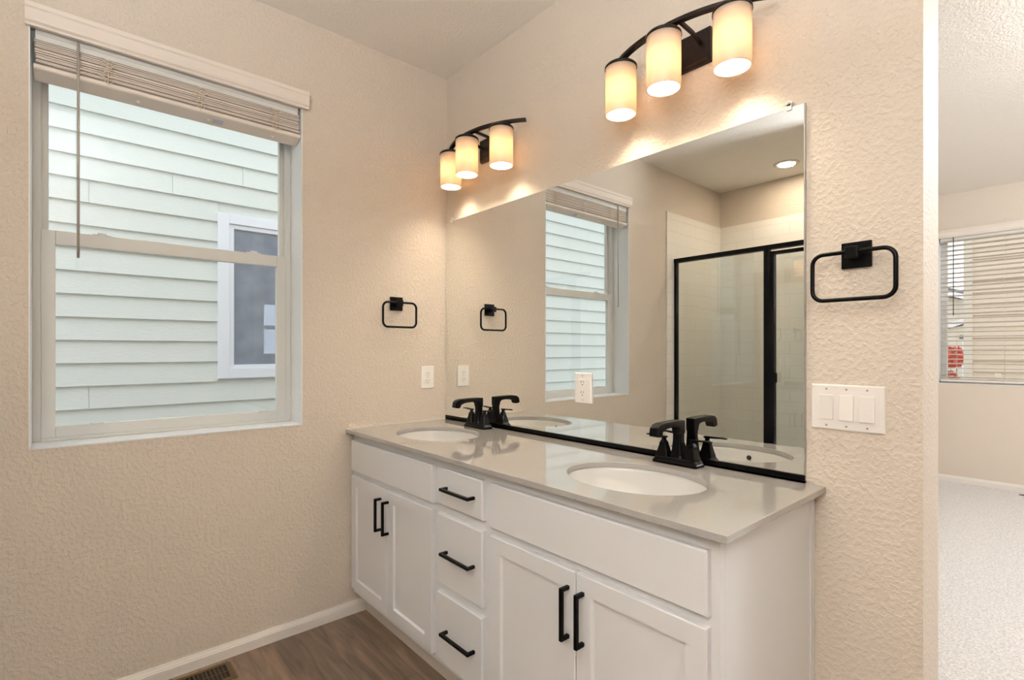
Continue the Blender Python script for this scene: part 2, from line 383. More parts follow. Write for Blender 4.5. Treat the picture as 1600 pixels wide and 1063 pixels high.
# ------------------------------------------------------------------ bathroom blind, raised
bl = thing('window_blind', 'raised white slatted blind stacked at top of the bathroom window, with valance and wand', 'blind', (0, -1.205, 2.345))
prof = [(.002, 2.343), (.018, 2.343), (.020, 2.350), (.026, 2.357), (.028, 2.366), (.028, 2.394), (.032, 2.400), (.032, 2.408), (.026, 2.411), (.026, 2.417), (.002, 2.417)]
v_ = MB(); v_.prism(prof, 1, -1.664, -.747); v_.build('valance', M['blind'], bl)
h = MB(); h.box(-.062, -.008, -1.640, -.785, 2.312, 2.356); h.box(-.010, -.006, -1.640, -.785, 2.330, 2.333); h.build('headrail', M['vinyl'], bl, bevel=.002)
ns = 13; zt, zb_ = 2.308, 2.232
s_ = MB()
for i in range(ns):
    z = zt-(zt-zb_)*i/(ns-1)+random.uniform(-.0015, .0015); sh = random.uniform(-.003, .003)
    tl_ = random.uniform(-.35, -.20)
    y0, y1 = -1.640+random.uniform(-.003, .003), -.778+random.uniform(-.003, .003)
    s_.prism([(-.062+sh, z+tl_*.026), (-.010+sh, z-tl_*.026), (-.010+sh, z-tl_*.026+.0028), (-.062+sh, z+tl_*.026+.0028)], 1, y0, y1)
s_.build('slats', M['blind'], bl)
br_ = MB(); br_.prism([(-.066, 2.194), (-.010, 2.213), (-.006, 2.217), (-.006, 2.230), (-.066, 2.208)], 1, -1.645, -.775)
brl = br_.build('bottom_rail', M['blind'], bl, bevel=.002)
for yy in (-1.36, -1.13, -.885):
    k = MB(); k.lathe([(.001, -.006), (.006, -.005), (.007, -.001), (.007, 0)], (-.036, yy, 2.203), 14); k.build('cord_button', M['plate'], brl)
tg = MB(); tg.prism([(-.050, 2.1985), (-.022, 2.208), (-.022, 2.2092), (-.050, 2.1997)], 1, -1.112, -1.075); tg.build('rail_tag', M['tagp'], brl)
for yy in (-1.45, -1.16, -.88):   # bunched ladder cords hanging in front of the stack
    k = MB()
    for j in range(9):
        z = 2.312-j*.0095; a = random.uniform(.014, .026)
        pts = []
        for q in range(9):
            u_ = q/8; pts.append((-.004-.006*math.sin(PI*u_)+random.uniform(-.001, .001) + .004, yy-a+2*a*u_+random.uniform(-.003, .003), z+.004*math.sin(5*u_+j)-.006*math.sin(PI*u_)))
        k.sweep(pts, circ(.0016, 5), up=(1, 0, 0))
    k.sweep([(-.003, yy, 2.30), (-.002, yy+.002, 2.26), (-.004, yy, 2.214)], circ(.0012, 5), up=(1, 0, 0))
    k.build('ladder_cord', M['cord'], bl)
k = MB(); k.cyl((-.002, -1.530, 2.335), (-.001, -1.530, 1.59), .0042, 6); k.cyl((-.002, -1.530, 2.35), (-.002, -1.530, 2.333), .002, 8); k.build('tilt_wand', M['wand'], bl)

# ------------------------------------------------------------------ mirror with its channel and clips
mr = thing('wall_mirror', 'large frameless rectangular mirror over the vanity in a black bottom channel', 'mirror', (.9, 0, .897))
MB().box(.004, 1.790, -.008, -.0022, .905, 1.960).build('mirror_glass', M['mirror'], mr)
MB().box(.0035, 1.7905, -.0021, -.0006, .905, 1.9605).build('backing', M['cab_in'], mr)
MB().box(1.7901, 1.7935, -.0085, -.0008, .900, 1.9605).build('edge_strip', M['screw'], mr)
k = MB(); k.box(.004, 1.794, -.0125, -.0085, .8985, .919); k.box(.004, 1.794, -.0125, -.001, .8985, .904); k.build('bottom_channel', M['black'], mr)
for xx in (.055, 1.752):
    k = MB(); k.cyl((xx, -.0008, 1.972), (xx, -.012, 1.972), .009, 14); k.box(xx-.007, xx+.007, -.012, -.009, 1.952, 1.972)
    c_ = k.build('mirror_clip', M['clip'], mr, bevel=.001)
    MB().cyl((xx, -.0121, 1.972), (xx, -.0135, 1.972), .0035, 10).build('screw', M['screw'], c_)

# ------------------------------------------------------------------ vanity cabinet
YF = -.532; YD = -.551; CT = .8795
van = thing('vanity_cabinet', 'white shaker double vanity with black bar pulls under the quartz counter', 'cabinet', (.9, -.28, FZ))
bd = MB(); bd.box(.004, 1.812, YF, YF+.02, .125, .8785); bd.box(.004, .020, YF+.02, -.003, .125, .8785); bd.box(1.796, 1.812, YF+.02, -.003, .125, .8785)
bd.box(.020, 1.796, YF+.02, -.003, .125, .143); bd.box(.020, 1.796, -.012, -.003, .143, .8785)
bd.build('body', M['cab'], van, bevel=.0012)
MB().box(1.812, 1.8155, -.030, -.003, FZ, .8785).build('scribe_strip', M['cab'], van)
tk = MB(); tk.box(.004, 1.812, -.475, -.46, FZ, .125); tk.box(1.797, 1.812, -.46, -.003, FZ, .125); tk.build('toe_kick', M['toe'], van)
def slab(name, x0, x1, z0, z1):
    m_ = MB(); e = .004
    m_.rings([[(x0, YF, z0), (x1, YF, z0), (x1, YF, z1), (x0, YF, z1)],
              [(x0, YD+e, z0), (x1, YD+e, z0), (x1, YD+e, z1), (x0, YD+e, z1)],
              [(x0+e, YD, z0+e), (x1-e, YD, z0+e), (x1-e, YD, z1-e), (x0+e, YD, z1-e)]])
    return m_.build(name, M['cab'], van)
def shaker(x0, x1, z0, z1, rl=.050, dp=.0085):
    m_ = MB(); e = .0025
    def rg(i, y): return [(x0+i, y, z0+i), (x1-i, y, z0+i), (x1-i, y, z1-i), (x0+i, y, z1-i)]
    m_.rings([rg(0, YF), rg(0, YD+e), rg(e, YD), rg(rl, YD), rg(rl+.0015, YD+dp*.35), rg(rl+.005, YD+dp)])
    return m_.build('door', M['cab'], van)
def bar_pull(par, c, vert, L=.140):
    m_ = MB(); r = .005; yo = YD-.032
    x, z = c
    if vert:
        m_.box(x-r, x+r, yo, yo+.010, z-L/2, z+L/2)
        for s in (-1, 1): m_.box(x-r, x+r, yo+.010, YD, z+s*(L/2-.005)-.005, z+s*(L/2-.005)+.005)
    else:
        m_.box(x-L/2, x+L/2, yo, yo+.010, z-r, z+r)
        for s in (-1, 1): m_.box(x+s*(L/2-.005)-.005, x+s*(L/2-.005)+.005, yo+.010, YD, z-r, z+r)
    m_.build('handle', M['black'], par, bevel=.0006)
for x0, x1 in ((.020, .722), (1.064, 1.792)): slab('false_front', x0, x1, .706, .847)
for x0, x1, hx in ((.020, .374, .322), (.377, .732-.010, .384+.004), (1.064, 1.424, 1.400), (1.427, 1.792, 1.452)):
    d_ = shaker(x0, x1, .153, .683); bar_pull(d_, (hx, .571), True)
for z0, z1, hz in ((.716, .847, .783), (.432, .683, .557), (.153, .402, .277)):
    d_ = slab('drawer', .758, 1.024, z0, z1); bar_pull(d_, (.903, hz), False, .168)

# ------------------------------------------------------------------ countertop with two oval cut-outs
SK = [(.385, -.305), (1.432, -.303)]; SA, SB = .215, .170
bm = bmesh.new()
def loop(pts):
    vs_ = [bm.verts.new(p) for p in pts]; return [bm.edges.new((vs_[i], vs_[(i+1) % len(vs_)])) for i in range(len(vs_))]
ed = loop([(.001, -.568, .897), (1.843, -.568, .897), (1.843, -.0008, .897), (.001, -.0008, .897)])
for cx, cy in SK: ed += loop([(cx+SA*math.cos(2*PI*k/72), cy+SB*math.sin(2*PI*k/72), .897) for k in range(72)])
bmesh.ops.triangle_fill(bm, edges=ed, use_beauty=True, use_dissolve=False)
bad = [f_ for f_ in bm.faces if any(((f_.calc_center_median().x-cx)/SA)**2+((f_.calc_center_median().y-cy)/SB)**2 < .97 and all((((v_.co.x-cx)/SA)**2+((v_.co.y-cy)/SB)**2) < 1.01 for v_ in f_.verts) for cx, cy in SK)]
if bad: bmesh.ops.delete(bm, geom=bad, context='FACES')
ex = bmesh.ops.extrude_face_region(bm, geom=list(bm.faces))
bmesh.ops.translate(bm, verts=[g for g in ex['geom'] if isinstance(g, bmesh.types.BMVert)], vec=(0, 0, -.0175))
mb = MB(); mb.bm.free(); mb.bm = bm
ct = mb.build('countertop', M['quartz'], bevel=.0016)
tag(ct, 'long glossy light grey quartz countertop with two oval sink cut-outs', 'countertop')
k = MB(); k.box(0, .004, -.566, -.001, .8975, .9005); ck = k.build('caulk_line', M['trim'], ct)

# ------------------------------------------------------------------ undermount basins
def basin(cx, cy, label):
    t_ = thing('sink_basin', label, 'sink', (cx, cy, .73), local=True, group='undermount oval sinks')
    m_ = MB(); n_ = 64
    inner = [(1.012, .1493), (1.005, .140), (.985, .115), (.94, .075), (.85, .038), (.68, .016), (.42, .006), (.15, .002)]
    rs = []
    for q, z in inner: rs.append([(SA*q*math.cos(2*PI*k/n_), SB*q*math.sin(2*PI*k/n_), z) for k in range(n_)])
    outer = [(.15, -.006), (.42, -.002), (.70, .008), (.88, .030), (.98, .070), (1.03, .115), (1.045, .138), (1.10, .140), (1.10, .1493)]
    for q, z in outer: rs.append([(SA*q*math.cos(2*PI*k/n_), SB*q*math.sin(2*PI*k/n_), z) for k in range(n_)])
    m_.rings(rs, smooth=True, closed=True)
    bowl = m_.build('bowl', M['porc'], t_)
    k_ = MB(); k_.lathe([(.001, .0075), (.018, .0070), (.023, .0045), (.024, .001), (.024, -.012), (.001, -.012)], (0, 0, 0), 28)
    k_.build('drain', M['black'], t_)
    k_ = MB(); a_ = Vector((0, -SB*.984, .118)); d2 = Vector((0, 1, .35)).normalized()
    k_.cyl(tuple(a_-d2*.004), tuple(a_+d2*.004), .0085, 18); ov = k_.build('overflow_ring', M['black'], t_)
    MB().cyl(tuple(a_+d2*.0035), tuple(a_+d2*.0046), .0058, 16).build('overflow_hole', M['slot'], ov)
    return t_
basin(SK[0][0], SK[0][1], 'oval white undermount sink in the far end of the counter, nearer the window')
basin(SK[1][0], SK[1][1], 'oval white undermount sink in the near end of the counter, farther from the window')

# ------------------------------------------------------------------ faucets
def faucet(loc, label):
    t_ = thing('faucet', label, 'faucet', loc, local=True, group='black centerset faucets')
    def rr(hx, hy, z, c=.004, ox=0, oy=0):
        return [(ox-hx+c, oy-hy, z), (ox+hx-c, oy-hy, z), (ox+hx, oy-hy+c, z), (ox+hx, oy+hy-c, z), (ox+hx-c, oy+hy, z), (ox-hx+c, oy+hy, z), (ox-hx, oy+hy-c, z), (ox-hx, oy-hy+c, z)]
    m_ = MB(); m_.rings([rr(.080, .028, 0), rr(.080, .028, .007), rr(.077, .025, .011), rr(.072, .021, .020), rr(.070, .019, .022)])
    m_.build('base', M['black'], t_, bevel=.0008)
    # spout: flared column that turns forward into a sloping spout with a drooping tip
    secs = []
    def cs(c, t, hw, hh):  # centre, tangent (in yz), half width x, half height perp
        t = Vector((0, t[0], t[1])).normalized(); nrm = Vector((1, 0, 0)).cross(t); ch = min(hw, hh)*.3
        P = [(-hw+ch, -hh), (hw-ch, -hh), (hw, -hh+ch), (hw, hh-ch), (hw-ch, hh), (-hw+ch, hh), (-hw, hh-ch), (-hw, -hh+ch)]
        secs.append([tuple(Vector((a, c[0], c[1]))+nrm*b) for a, b in P])
    cs((.002, .020), (0, 1), .024, .021); cs((.003, .030), (0, 1), .021, .0185); cs((.004, .050), (0, 1), .0175, .0160)
    cs((.005, .080), (0, 1), .0155, .0150); cs((.005, .108), (0, 1), .0150, .0148)
    m_ = MB(); m_.rings(secs)
    pf = [(.0205, .100), (.0210, .1425), (-.020, .1445), (-.070, .1445), (-.105, .1435), (-.124, .1395), (-.137, .1300), (-.142, .1080), (-.138, .1035), (-.118, .1010), (-.112, .1060), (-.107, .1170), (-.085, .1240), (-.040, .1265), (-.020, .1230), (-.012, .1140), (-.0100, .100)]
    m_.prism(pf, 0, -.0152, .0152); m_.build('spout', M['black'], t_, bevel=.0022)
    m_ = MB(); m_.cyl((0, .018, .022), (0, .018, .055), .003, 8); m_.cyl((0, .018, .055), (0, .018, .064), .005, 10); m_.build('drain_lift_rod', M['black'], t_)
    for s in (-1, 1):
        m_ = MB(); x = s*.051
        m_.rings([rr(.022, .020, .021, .003, x), rr(.0205, .0185, .027, .003, x), rr(.016, .0145, .045, .003, x), rr(.0125, .0115, .060, .003, x), rr(.0125, .0115, .064, .003, x), rr(.009, .009, .070, .003, x), rr(.0065, .0065, .074, .002, x), rr(.0065, .0065, .080, .002, x)])
        p_ = m_.build('handle_post', M['black'], t_, bevel=.0006)
        m_ = MB(); z = .0835
        m_.rings([[(x-s*.010, -.008, z-.003), (x-s*.010, .008, z-.003), (x-s*.010, .008, z+.003), (x-s*.010, -.008, z+.003)],
                  [(x+s*.020, -.008, z-.002), (x+s*.020, .008, z-.002), (x+s*.020, .008, z+.0035), (x+s*.020, -.008, z+.0035)],
                  [(x+s*.050, -.0075, z+.0005), (x+s*.050, .0075, z+.0005), (x+s*.050, .0075, z+.005), (x+s*.050, -.0075, z+.005)],
                  [(x+s*.066, -.006, z-.0005), (x+s*.066, .006, z-.0005), (x+s*.066, .006, z+.0035), (x+s*.066, -.006, z+.0035)]])
        m_.build('lever', M['black'], p_, bevel=.0014)
    return t_
faucet((.366, -.066, .8973), 'matte black two-lever faucet behind the far sink, nearer the window')
faucet((1.428, -.056, .8973), 'matte black two-lever faucet behind the near sink, closer to the doorway')

# ------------------------------------------------------------------ vanity lights
BX = (-.197, 0, .197); BYo = (-.110, -.155, -.110)
def sconce(cx, label):
    t_ = thing('vanity_light', label, 'light', (cx, 0, 2.25), local=True, group='three-shade vanity lights')
    k_ = MB(); e = .008
    k_.rings([[(-.08, -.0006, -.056), (.08, -.0006, -.056), (.08, -.0006, .056), (-.08, -.0006, .056)],
              [(-.08, -.014, -.056), (.08, -.014, -.056), (.08, -.014, .056), (-.08, -.014, .056)],
              [(-.08+e, -.024, -.056+e), (.08-e, -.024, -.056+e), (.08-e, -.024, .056-e), (-.08+e, -.024, .056-e)]])
    k_.build('backplate', M['bronze'], t_, bevel=.0015)
    # bowed bar
    pts = []
    Rr = (.197**2+.045**2)/(2*.045)
    for i in range(25):
        x = -.292+.584*i/24; y = -.155+Rr-math.sqrt(Rr*Rr-x*x); pts.append((x, y, .026))
    k_ = MB(); k_.sweep(pts, [(-.010, -.006), (.010, -.006), (.010, .006), (-.010, .006)], up=(0, 0, 1)); bar = k_.build('curved_bar', M['bronze'], t_, bevel=.001)
    for s in (-1, 1):
        k_ = MB(); k_.sweep([(s*.052, -.020, .006), (s*.052, -.075, .020), (s*.052, -.146, .024)], rect(.005, .005), up=(0, 0, 1)); k_.build('arm', M['bronze'], t_)
    for x, y in zip(BX, BYo):
        k_ = MB(); k_.lathe([(.001, .012), (.030, .011), (.050, .008), (.0550, .003), (.0550, -.0045), (.0532, -.0045), (.0532, .001), (.001, .002)], (x, y, 0), 40)
        k_.build('shade_cap', M['bronze'], t_)
        k_ = MB(); r = .0525; n_ = 48; rs = []
        for q, z in ((r, .000), (r, -.160), (r-.0012, -.1645), (r-.003, -.1650), (r-.004, -.163), (r-.004, .000)):
            rs.append([(x+q*math.cos(2*PI*k/n_), y+q*math.sin(2*PI*k/n_), z) for k in range(n_)])
        k_.rings(rs, smooth=True, closed=True); sh = k_.build('glass_shade', M['opal'], t_)
        k_ = MB(); k_.lathe([(.001, -.122), (.011, -.120), (.021, -.111), (.026, -.098), (.025, -.084), (.019, -.066), (.013, -.050), (.012, -.035)], (x, y, 0), 24)
        k_.build('bulb', M['bulb'], t_)
        k_ = MB(); k_.cyl((x, y, .003), (x, y, -.036), .017, 18); k_.build('socket', M['plate'], t_)
    return t_
sconce(.397, 'three-shade bronze vanity light nearer the window, high on the wall in the corner')
sconce(1.438, 'three-shade bronze vanity light nearer the doorway, over the near sink')

# ------------------------------------------------------------------ towel rings
def towel_ring(loc, rz, label):
    t_ = thing('towel_ring', label, 'towel ring', loc, rz, local=True, group='black towel rings')
    MB().box(-.034, .034, -.010, -.0006, -.034, .034).build('wall_plate', M['black'], t_, bevel=.0015)
    k_ = MB(); k_.box(-.015, .015, -.052, -.010, -.013, .017); k_.build('post', M['black'], t_, bevel=.002)
    k_ = MB(); pts = []; HX, H0, H1, rc = .092, 0.004, -.118, .026
    for cx, cz, a0 in ((HX-rc, H0-rc, 0), (-HX+rc, H0-rc, 90), (-HX+rc, H1+rc, 180), (HX-rc, H1+rc, 270)):
        for i in range(7):
            a = R(a0+15*i); pts.append((cx+rc*math.cos(a), -.044-.00*cz, cz+rc*math.sin(a)))
    k_.sweep(pts, circ(.0055, 10), up=(0, 1, 0), closed=True, smooth=True); k_.build('ring', M['black'], t_)
    return t_
towel_ring((0.0, -.308, 1.503), R(90), 'square black towel ring on the window wall, beyond the mirror')
towel_ring((1.916, 0, 1.518), 0, 'square black towel ring between mirror and doorway, above the switches')

# ------------------------------------------------------------------ wall plates
def rounded_plate(w_, h_, th):
    m_ = MB(); e = .0035
    def rg(i, y): return [(-w_/2+i, y, -h_/2+i), (w_/2-i, y, -h_/2+i), (w_/2-i, y, h_/2-i), (-w_/2+i, y, h_/2-i)]
    m_.rings([rg(0, -.0005), rg(0, -th*.35), rg(e*.4, -th*.8), rg(e, -th)]); return m_
def slots(par, zc, y):
    k_ = MB(); 
    for sx, hh in ((-.0063, .0042), (.0063, .0034)): k_.box(sx-.0011, sx+.0011, y-.0004, y+.002, zc+.003-hh, zc+.003+hh)
    k_.cyl((0, y-.0004, zc-.0085), (0, y+.002, zc-.0085), .0024, 10); k_.build('slots', M['slot'], par)
def screws(par, pts, y):
    for x, z in pts:
        k_ = MB(); k_.cyl((x, y-.001, z), (x, y+.001, z), .0028, 12); k_.build('screw', M['screw'], par)
t_ = thing('duplex_outlet', 'white duplex outlet on the window wall below the towel ring', 'outlet', (0, -.1235, 1.127), R(90), local=True)
rounded_plate(.080, .117, .006).build('cover_plate', M['plate'], t_, bevel=.0008)
for s in (-1, 1):
    k_ = MB(); pl = [(.0165*math.cos(a), s*.0195+max(-.0142, min(.0142, .0172*math.sin(a)))) for a in [2*PI*i/28 for i in range(28)]]
    k_.prism(pl, 1, -.0055, -.0082); f_ = k_.build('receptacle', M['plate'], t_); slots(f_, s*.0195, -.0082)
screws(t_, [(0, 0)], -.0062)
t_ = thing('gfci_outlet', 'white rectangular outlet set through the mirror between the two faucets', 'outlet', (.985, -.0086, 1.1195), 0, local=True)
rounded_plate(.086, .120, .0075).build('cover_plate', M['plate'], t_, bevel=.0008)
k_ = MB(); k_.box(-.0168, .0168, -.0095, -.006, -.0335, .0335); f_ = k_.build('receptacle', M['plate'], t_, bevel=.0008)
slots(f_, .0215, -.0095); slots(f_, -.0195, -.0095)
for z in (.0035, -.0045): MB().box(-.006, .006, -.0105, -.0095, z-.0027, z+.0027).build('button', M['plate'], f_)
screws(t_, [(0, .048), (0, -.048)], -.0077)
t_ = thing('switch_plate', 'white triple rocker switch plate on the wall beside the mirror, below the towel ring', 'switch', (1.893, 0, 1.1155), 0, local=True)
rounded_plate(.171, .122, .0065).build('cover_plate', M['plate'], t_, bevel=.0008)
for i, x in enumerate((-.047, 0, .047)):
    k_ = MB(); k_.box(x-.0185, x+.0185, -.0068, -.0055, -.0355, .0355); fr_ = k_.build('switch_frame', M['plate'], t_)
    k_ = MB(); d = (.0055, .0035, .0035)[i]; d1 = (.0025, .006, .0055)[i]
    k_.rings([[(x-.0165, -.0066, -.0335), (x+.0165, -.0066, -.0335), (x+.0165, -.0066, .0335), (x-.0165, -.0066, .0335)],
              [(x-.0163, -.0066-d1, -.0333), (x+.0163, -.0066-d1, -.0333), (x+.0163, -.0066-d, .0333), (x-.0163, -.0066-d, .0333)]])
    k_.build('rocker', M['plate'], fr_, bevel=.0008)
screws(t_, [(x, z) for x in (-.047, 0, .047) for z in (.049, -.049)], -.0067)

# ------------------------------------------------------------------ recessed ceiling lights
def downlight(x, y, label):
    t_ = thing('recessed_light', label, 'light', (x, y, CZ), local=True, group='recessed ceiling lights')
    k_ = MB(); n_ = 40; rs = []
    for q, z in ((.092, -.0005), (.090, -.006), (.070, -.008), (.066, -.004), (.066, -.0005)): rs.append([(q*math.cos(2*PI*k/n_), q*math.sin(2*PI*k/n_), z) for k in range(n_)])
    k_.rings(rs, smooth=True, closed=True); k_.build('trim_ring', M['trim'], t_)
    k_ = MB(); k_.lathe([(.0655, -.0005), (.0655, -.004), (.001, -.005)], (0, 0, 0), 36); k_.build('lens', M['lens'], t_)
    ld = bpy.data.lights.new('down_light', 'AREA'); ld.shape = 'DISK'; ld.size = .12; ld.energy = DOWN_W; ld.color = (1, .83, .62)
    lo = bpy.data.objects.new('down_light', ld); C.objects.link(lo); lo.parent = t_; lo.location = (0, 0, -.010)
downlight(.715, -2.735, 'small round lit recessed light over the shower, seen in the mirror')

# ------------------------------------------------------------------ shower
YS = -2.285
tl = thing('tile_surround', 'white tile wall lining around the shower, seen in the mirror', 'tile', (.77, YB, FZ))
MB().box(.0006, .010, YB+.0006, -2.165, FZ, 2.41).build('side_tile', M['tile_y'], tl)
MB().box(.0006, 1.53, YB+.0006, YB+.010, FZ, 2.41).build('back_tile', M['tile_x'], tl)
MB().box(1.52, 1.53, YB+.0006, -2.165, FZ, 2.41).build('side_tile', M['tile_y'], tl)
struct('wall_shower', MB().box(1.531, 1.65, YB+.001, -2.165, FZ, CZ-.001), M['paint'], 'short beige wall at the end of the shower')
pan = thing('shower_pan', 'white shower base with raised curb', 'shower pan', (.77, -2.6, FZ))
k_ = MB(); k_.box(.011, 1.519, YB+.011, -2.33, FZ, FZ+.05); k_.box(.011, 1.519, -2.33, -2.235, FZ, FZ+.10); k_.build('base', M['porc'], pan, bevel=.006)
sh = thing('shower_enclosure', 'black framed glass shower enclosure with hinged door, seen in the mirror', 'shower', (.77, YS, FZ+.1))
k_ = MB(); zt = 2.03
k_.box(.011, 1.519, YS-.022, YS+.022, zt-.035, zt); k_.box(.011, .034, YS-.018, YS+.018, FZ+.1, zt-.035)
k_.box(1.496, 1.519, YS-.018, YS+.018, FZ+.1, zt-.035); k_.box(.034, 1.496, YS-.018, YS+.018, FZ+.1, FZ+.125)
k_.box(.735, .773, YS-.020, YS+.020, FZ+.125, zt-.035)
k_.build('frame', M['black_soft'], sh, bevel=.002)
MB().box(.034, .735, YS-.003, YS+.003, FZ+.125, zt-.035).build('glass_panel', M['sglass'], sh)
k_ = MB(); z0, z1 = FZ+.13, zt-.050
k_.box(.778, .812, YS-.012, YS+.030, z0, z1); k_.box(1.468, 1.493, YS-.012, YS+.020, z0, z1); k_.box(.812, 1.468, YS-.012, YS+.020, z0, z0+.025); k_.box(.812, 1.468, YS-.012, YS+.020, z1-.025, z1)
dr = k_.build('door', M['black_soft'], sh, bevel=.002)
MB().box(.812, 1.468, YS-.001, YS+.005, z0+.025, z1-.025).build('glass', M['sglass'], dr)
MB().box(.800, .835, YS+.030, YS+.042, 1.04, 1.11).build('handle', M['black_soft'], dr, bevel=.002)

# ------------------------------------------------------------------ floor registers
def register(loc, rz, label, L=.345, W=.140, group=None):
    t_ = thing('floor_register', label, 'floor vent', loc, rz, local=True, group=group)
    k_ = MB(); hw, hl = W/2, L/2; iw, il = hw-.022, hl-.022
    def rg(a, b, z, c): return [(-a+c, -b, z), (a-c, -b, z), (a, -b+c, z), (a, b-c, z), (a-c, b, z), (-a+c, b, z), (-a, b-c, z), (-a, -b+c, z)]
    k_.rings([rg(hw, hl, .0003, .006), rg(hw-.001, hl-.001, .002, .006), rg(hw-.006, hl-.006, .0042, .006), rg(iw, il, .0042, .001), rg(iw, il, .0003, .001)], closed=True)
    k_.build('frame', M['vent'], t_)
    MB().box(-iw, iw, -il, il, .0002, .0006).build('duct_opening', M['vent_d'], t_)
    k_ = MB(); n_ = int(2*il/.0135)
    for i in range(1, n_): 
        y = -il+2*il*i/n_; k_.prism([(y-.0015, .0008), (y+.0010, .0008), (y+.0025, .0038), (y, .0038)], 0, -iw, iw)
    k_.box(-.002, .002, -il, il, .0008, .003)
    k_.build('louvres', M['vent'], t_)
    return t_
register((.105, -1.238, FZ), 0, 'brown metal floor register beside the baseboard under the window')
register((1.98, 4.655, FZ), R(90), 'small brown floor register on the carpet by the far baseboard', .20, .055)

# ------------------------------------------------------------------ window and lowered blind of the room beyond
o = bpy.data.objects.new('window_2', None); C.objects.link(o); o.location = (2.23, BY+.12, VB); OFF[o.name] = Vector(o.location)
o['kind'] = 'structure'; o['label'] = 'white framed window of the room beyond the doorway'; o['category'] = 'window'; w2 = o
def frame_xz(mb, y0, y1, x0, x1, z0, z1, wx, wb, wt):
    mb.box(x0, x0+wx, y0, y1, z0, z1); mb.box(x1-wx, x1, y0, y1, z0, z1); mb.box(x0+wx, x1-wx, y0, y1, z0, z0+wb); mb.box(x0+wx, x1-wx, y0, y1, z1-wt, z1); return mb
k_ = frame_xz(MB(), BY+.10, BY+.16, V0+.003, V1-.003, VB+.003, VT-.003, .045, .04, .04); k_.box(2.19, 2.26, BY+.10, BY+.16, VB+.04, VT-.04)
wf = k_.build('window_frame', M['vinyl'], w2, bevel=.002)
for x0, x1 in ((V0+.048, 2.19), (2.26, V1-.048)):
    MB().box(x0, x1, BY+.128, BY+.132, VB+.043, VT-.043).build('pane', M['glass'], wf)
b2 = thing('window_blind', 'lowered white slatted blind with open slats in the room beyond the doorway', 'blind', (2.23, BY+.03, VT))
v_ = MB(); v_.prism([(BY-p[0], p[1]+.001) for p in prof], 0, V0-.012, V1+.012); v_.build('valance', M['blind'], b2)
MB().box(V0+.012, V1-.012, BY+.005, BY+.058, 2.318, 2.364).build('headrail', M['vinyl'], b2)
s_ = MB(); z = 1.012
while z < 2.31:
    zz = z+random.uniform(-.002, .002); a = .0045+random.uniform(-.0015, .0015)
    s_.prism([(BY+.006, zz+a), (BY+.056, zz-a), (BY+.056, zz-a+.0028), (BY+.006, zz+a+.0028)], 0, V0+.012, V1-.012); z += .0432
s_.build('slats', M['blind'], b2)
k_ = MB(); k_.box(V0+.010, V1-.010, BY+.005, BY+.057, .972, .990); r2 = k_.build('bottom_rail', M['blind'], b2, bevel=.002)
for x in (1.445, 1.776, 2.23, 2.69, 3.02):
    k_ = MB()
    for yy in (BY+.004, BY+.058): k_.cyl((x, yy, 2.32), (x, yy, .985), .0011, 5)
    k_.build('ladder_cord', M['cord'], b2)
k_ = MB(); k_.cyl((1.432-.006, BY-.004, 2.345), (1.432-.006, BY-.004, 1.60), .0042, 6); k_.build('tilt_wand', M['wand_backlit'], b2)
MB().box(1.735-.022, 1.735+.022, BY+.001, BY+.004, 1.03, 1.062).build('rail_tag', M['blind'], b2)
# ceiling lights added out of view to brighten the bedroom
def fill_light(x, y, z, power, col, lb):
    t_ = thing('added_ceiling_fill', lb, 'light', (x, y, z), local=True, group='added ceiling fill lights')
    k_ = MB(); k_.lathe([(.15, -.0005), (.15, -.02), (.142, -.022), (.001, -.022)], (0, 0, 0), 36); k_.build('base', M['trim'], t_)
    k_ = MB(); k_.lathe([(.14, -.0225), (.13, -.05), (.08, -.07), (.001, -.075)], (0, 0, 0), 36); k_.build('diffuser', M['lens'], t_)
    ld = bpy.data.lights.new('room_fill', 'POINT'); ld.energy = power; ld.color = col; ld.shadow_soft_size = .12
    lo = bpy.data.objects.new('room_fill', ld); C.objects.link(lo); lo.parent = t_; lo.location = (0, 0, -.22)
t_ = thing('added_fill_pendant', 'opal bowl pendant added as bathroom fill light, unseen behind the camera', 'light', (2.45, -2.35, CZ), local=True)  # pendant added out of view to brighten the bathroom
k_ = MB(); k_.lathe([(.06, -.0005), (.06, -.018), (.012, -.026), (.012, -.030)], (0, 0, 0), 28); k_.cyl((0, 0, -.028), (0, 0, -.68), .007, 12); k_.build('canopy_rod', M['bronze'], t_)
k_ = MB(); k_.lathe([(.130*math.cos(PI/2*q/10), -.70-.11*math.sin(PI/2*q/10)) for q in range(10)]+[(.002, -.81)], (0, 0, 0), 32); k_.build('bowl', emat('fill_bowl_glow', (.95, .98, 1, 1), FILL_BOWL_E), t_)
ld = bpy.data.lights.new('fill_up_light', 'AREA'); ld.shape = 'DISK'; ld.size = .22; ld.energy = FILL_UP_W; ld.color = (.90, .955, 1)  # added upward fill that bounces off the ceiling
lo = bpy.data.objects.new('fill_up_light', ld); C.objects.link(lo); lo.parent = t_; lo.location = (0, 0, -.69); lo.rotation_euler = (PI, 0, 0)
fill_light(3.1, 1.7, CZ+.02, BED_FILL_W, (.94, .975, 1), 'unseen round ceiling light added as fill for the room beyond the doorway, nearer the bathroom')
fill_light(4.0, 3.6, CZ+.02, BED_FILL_W, (.94, .975, 1), 'unseen round ceiling light added as fill for the room beyond the doorway, deeper in the room')

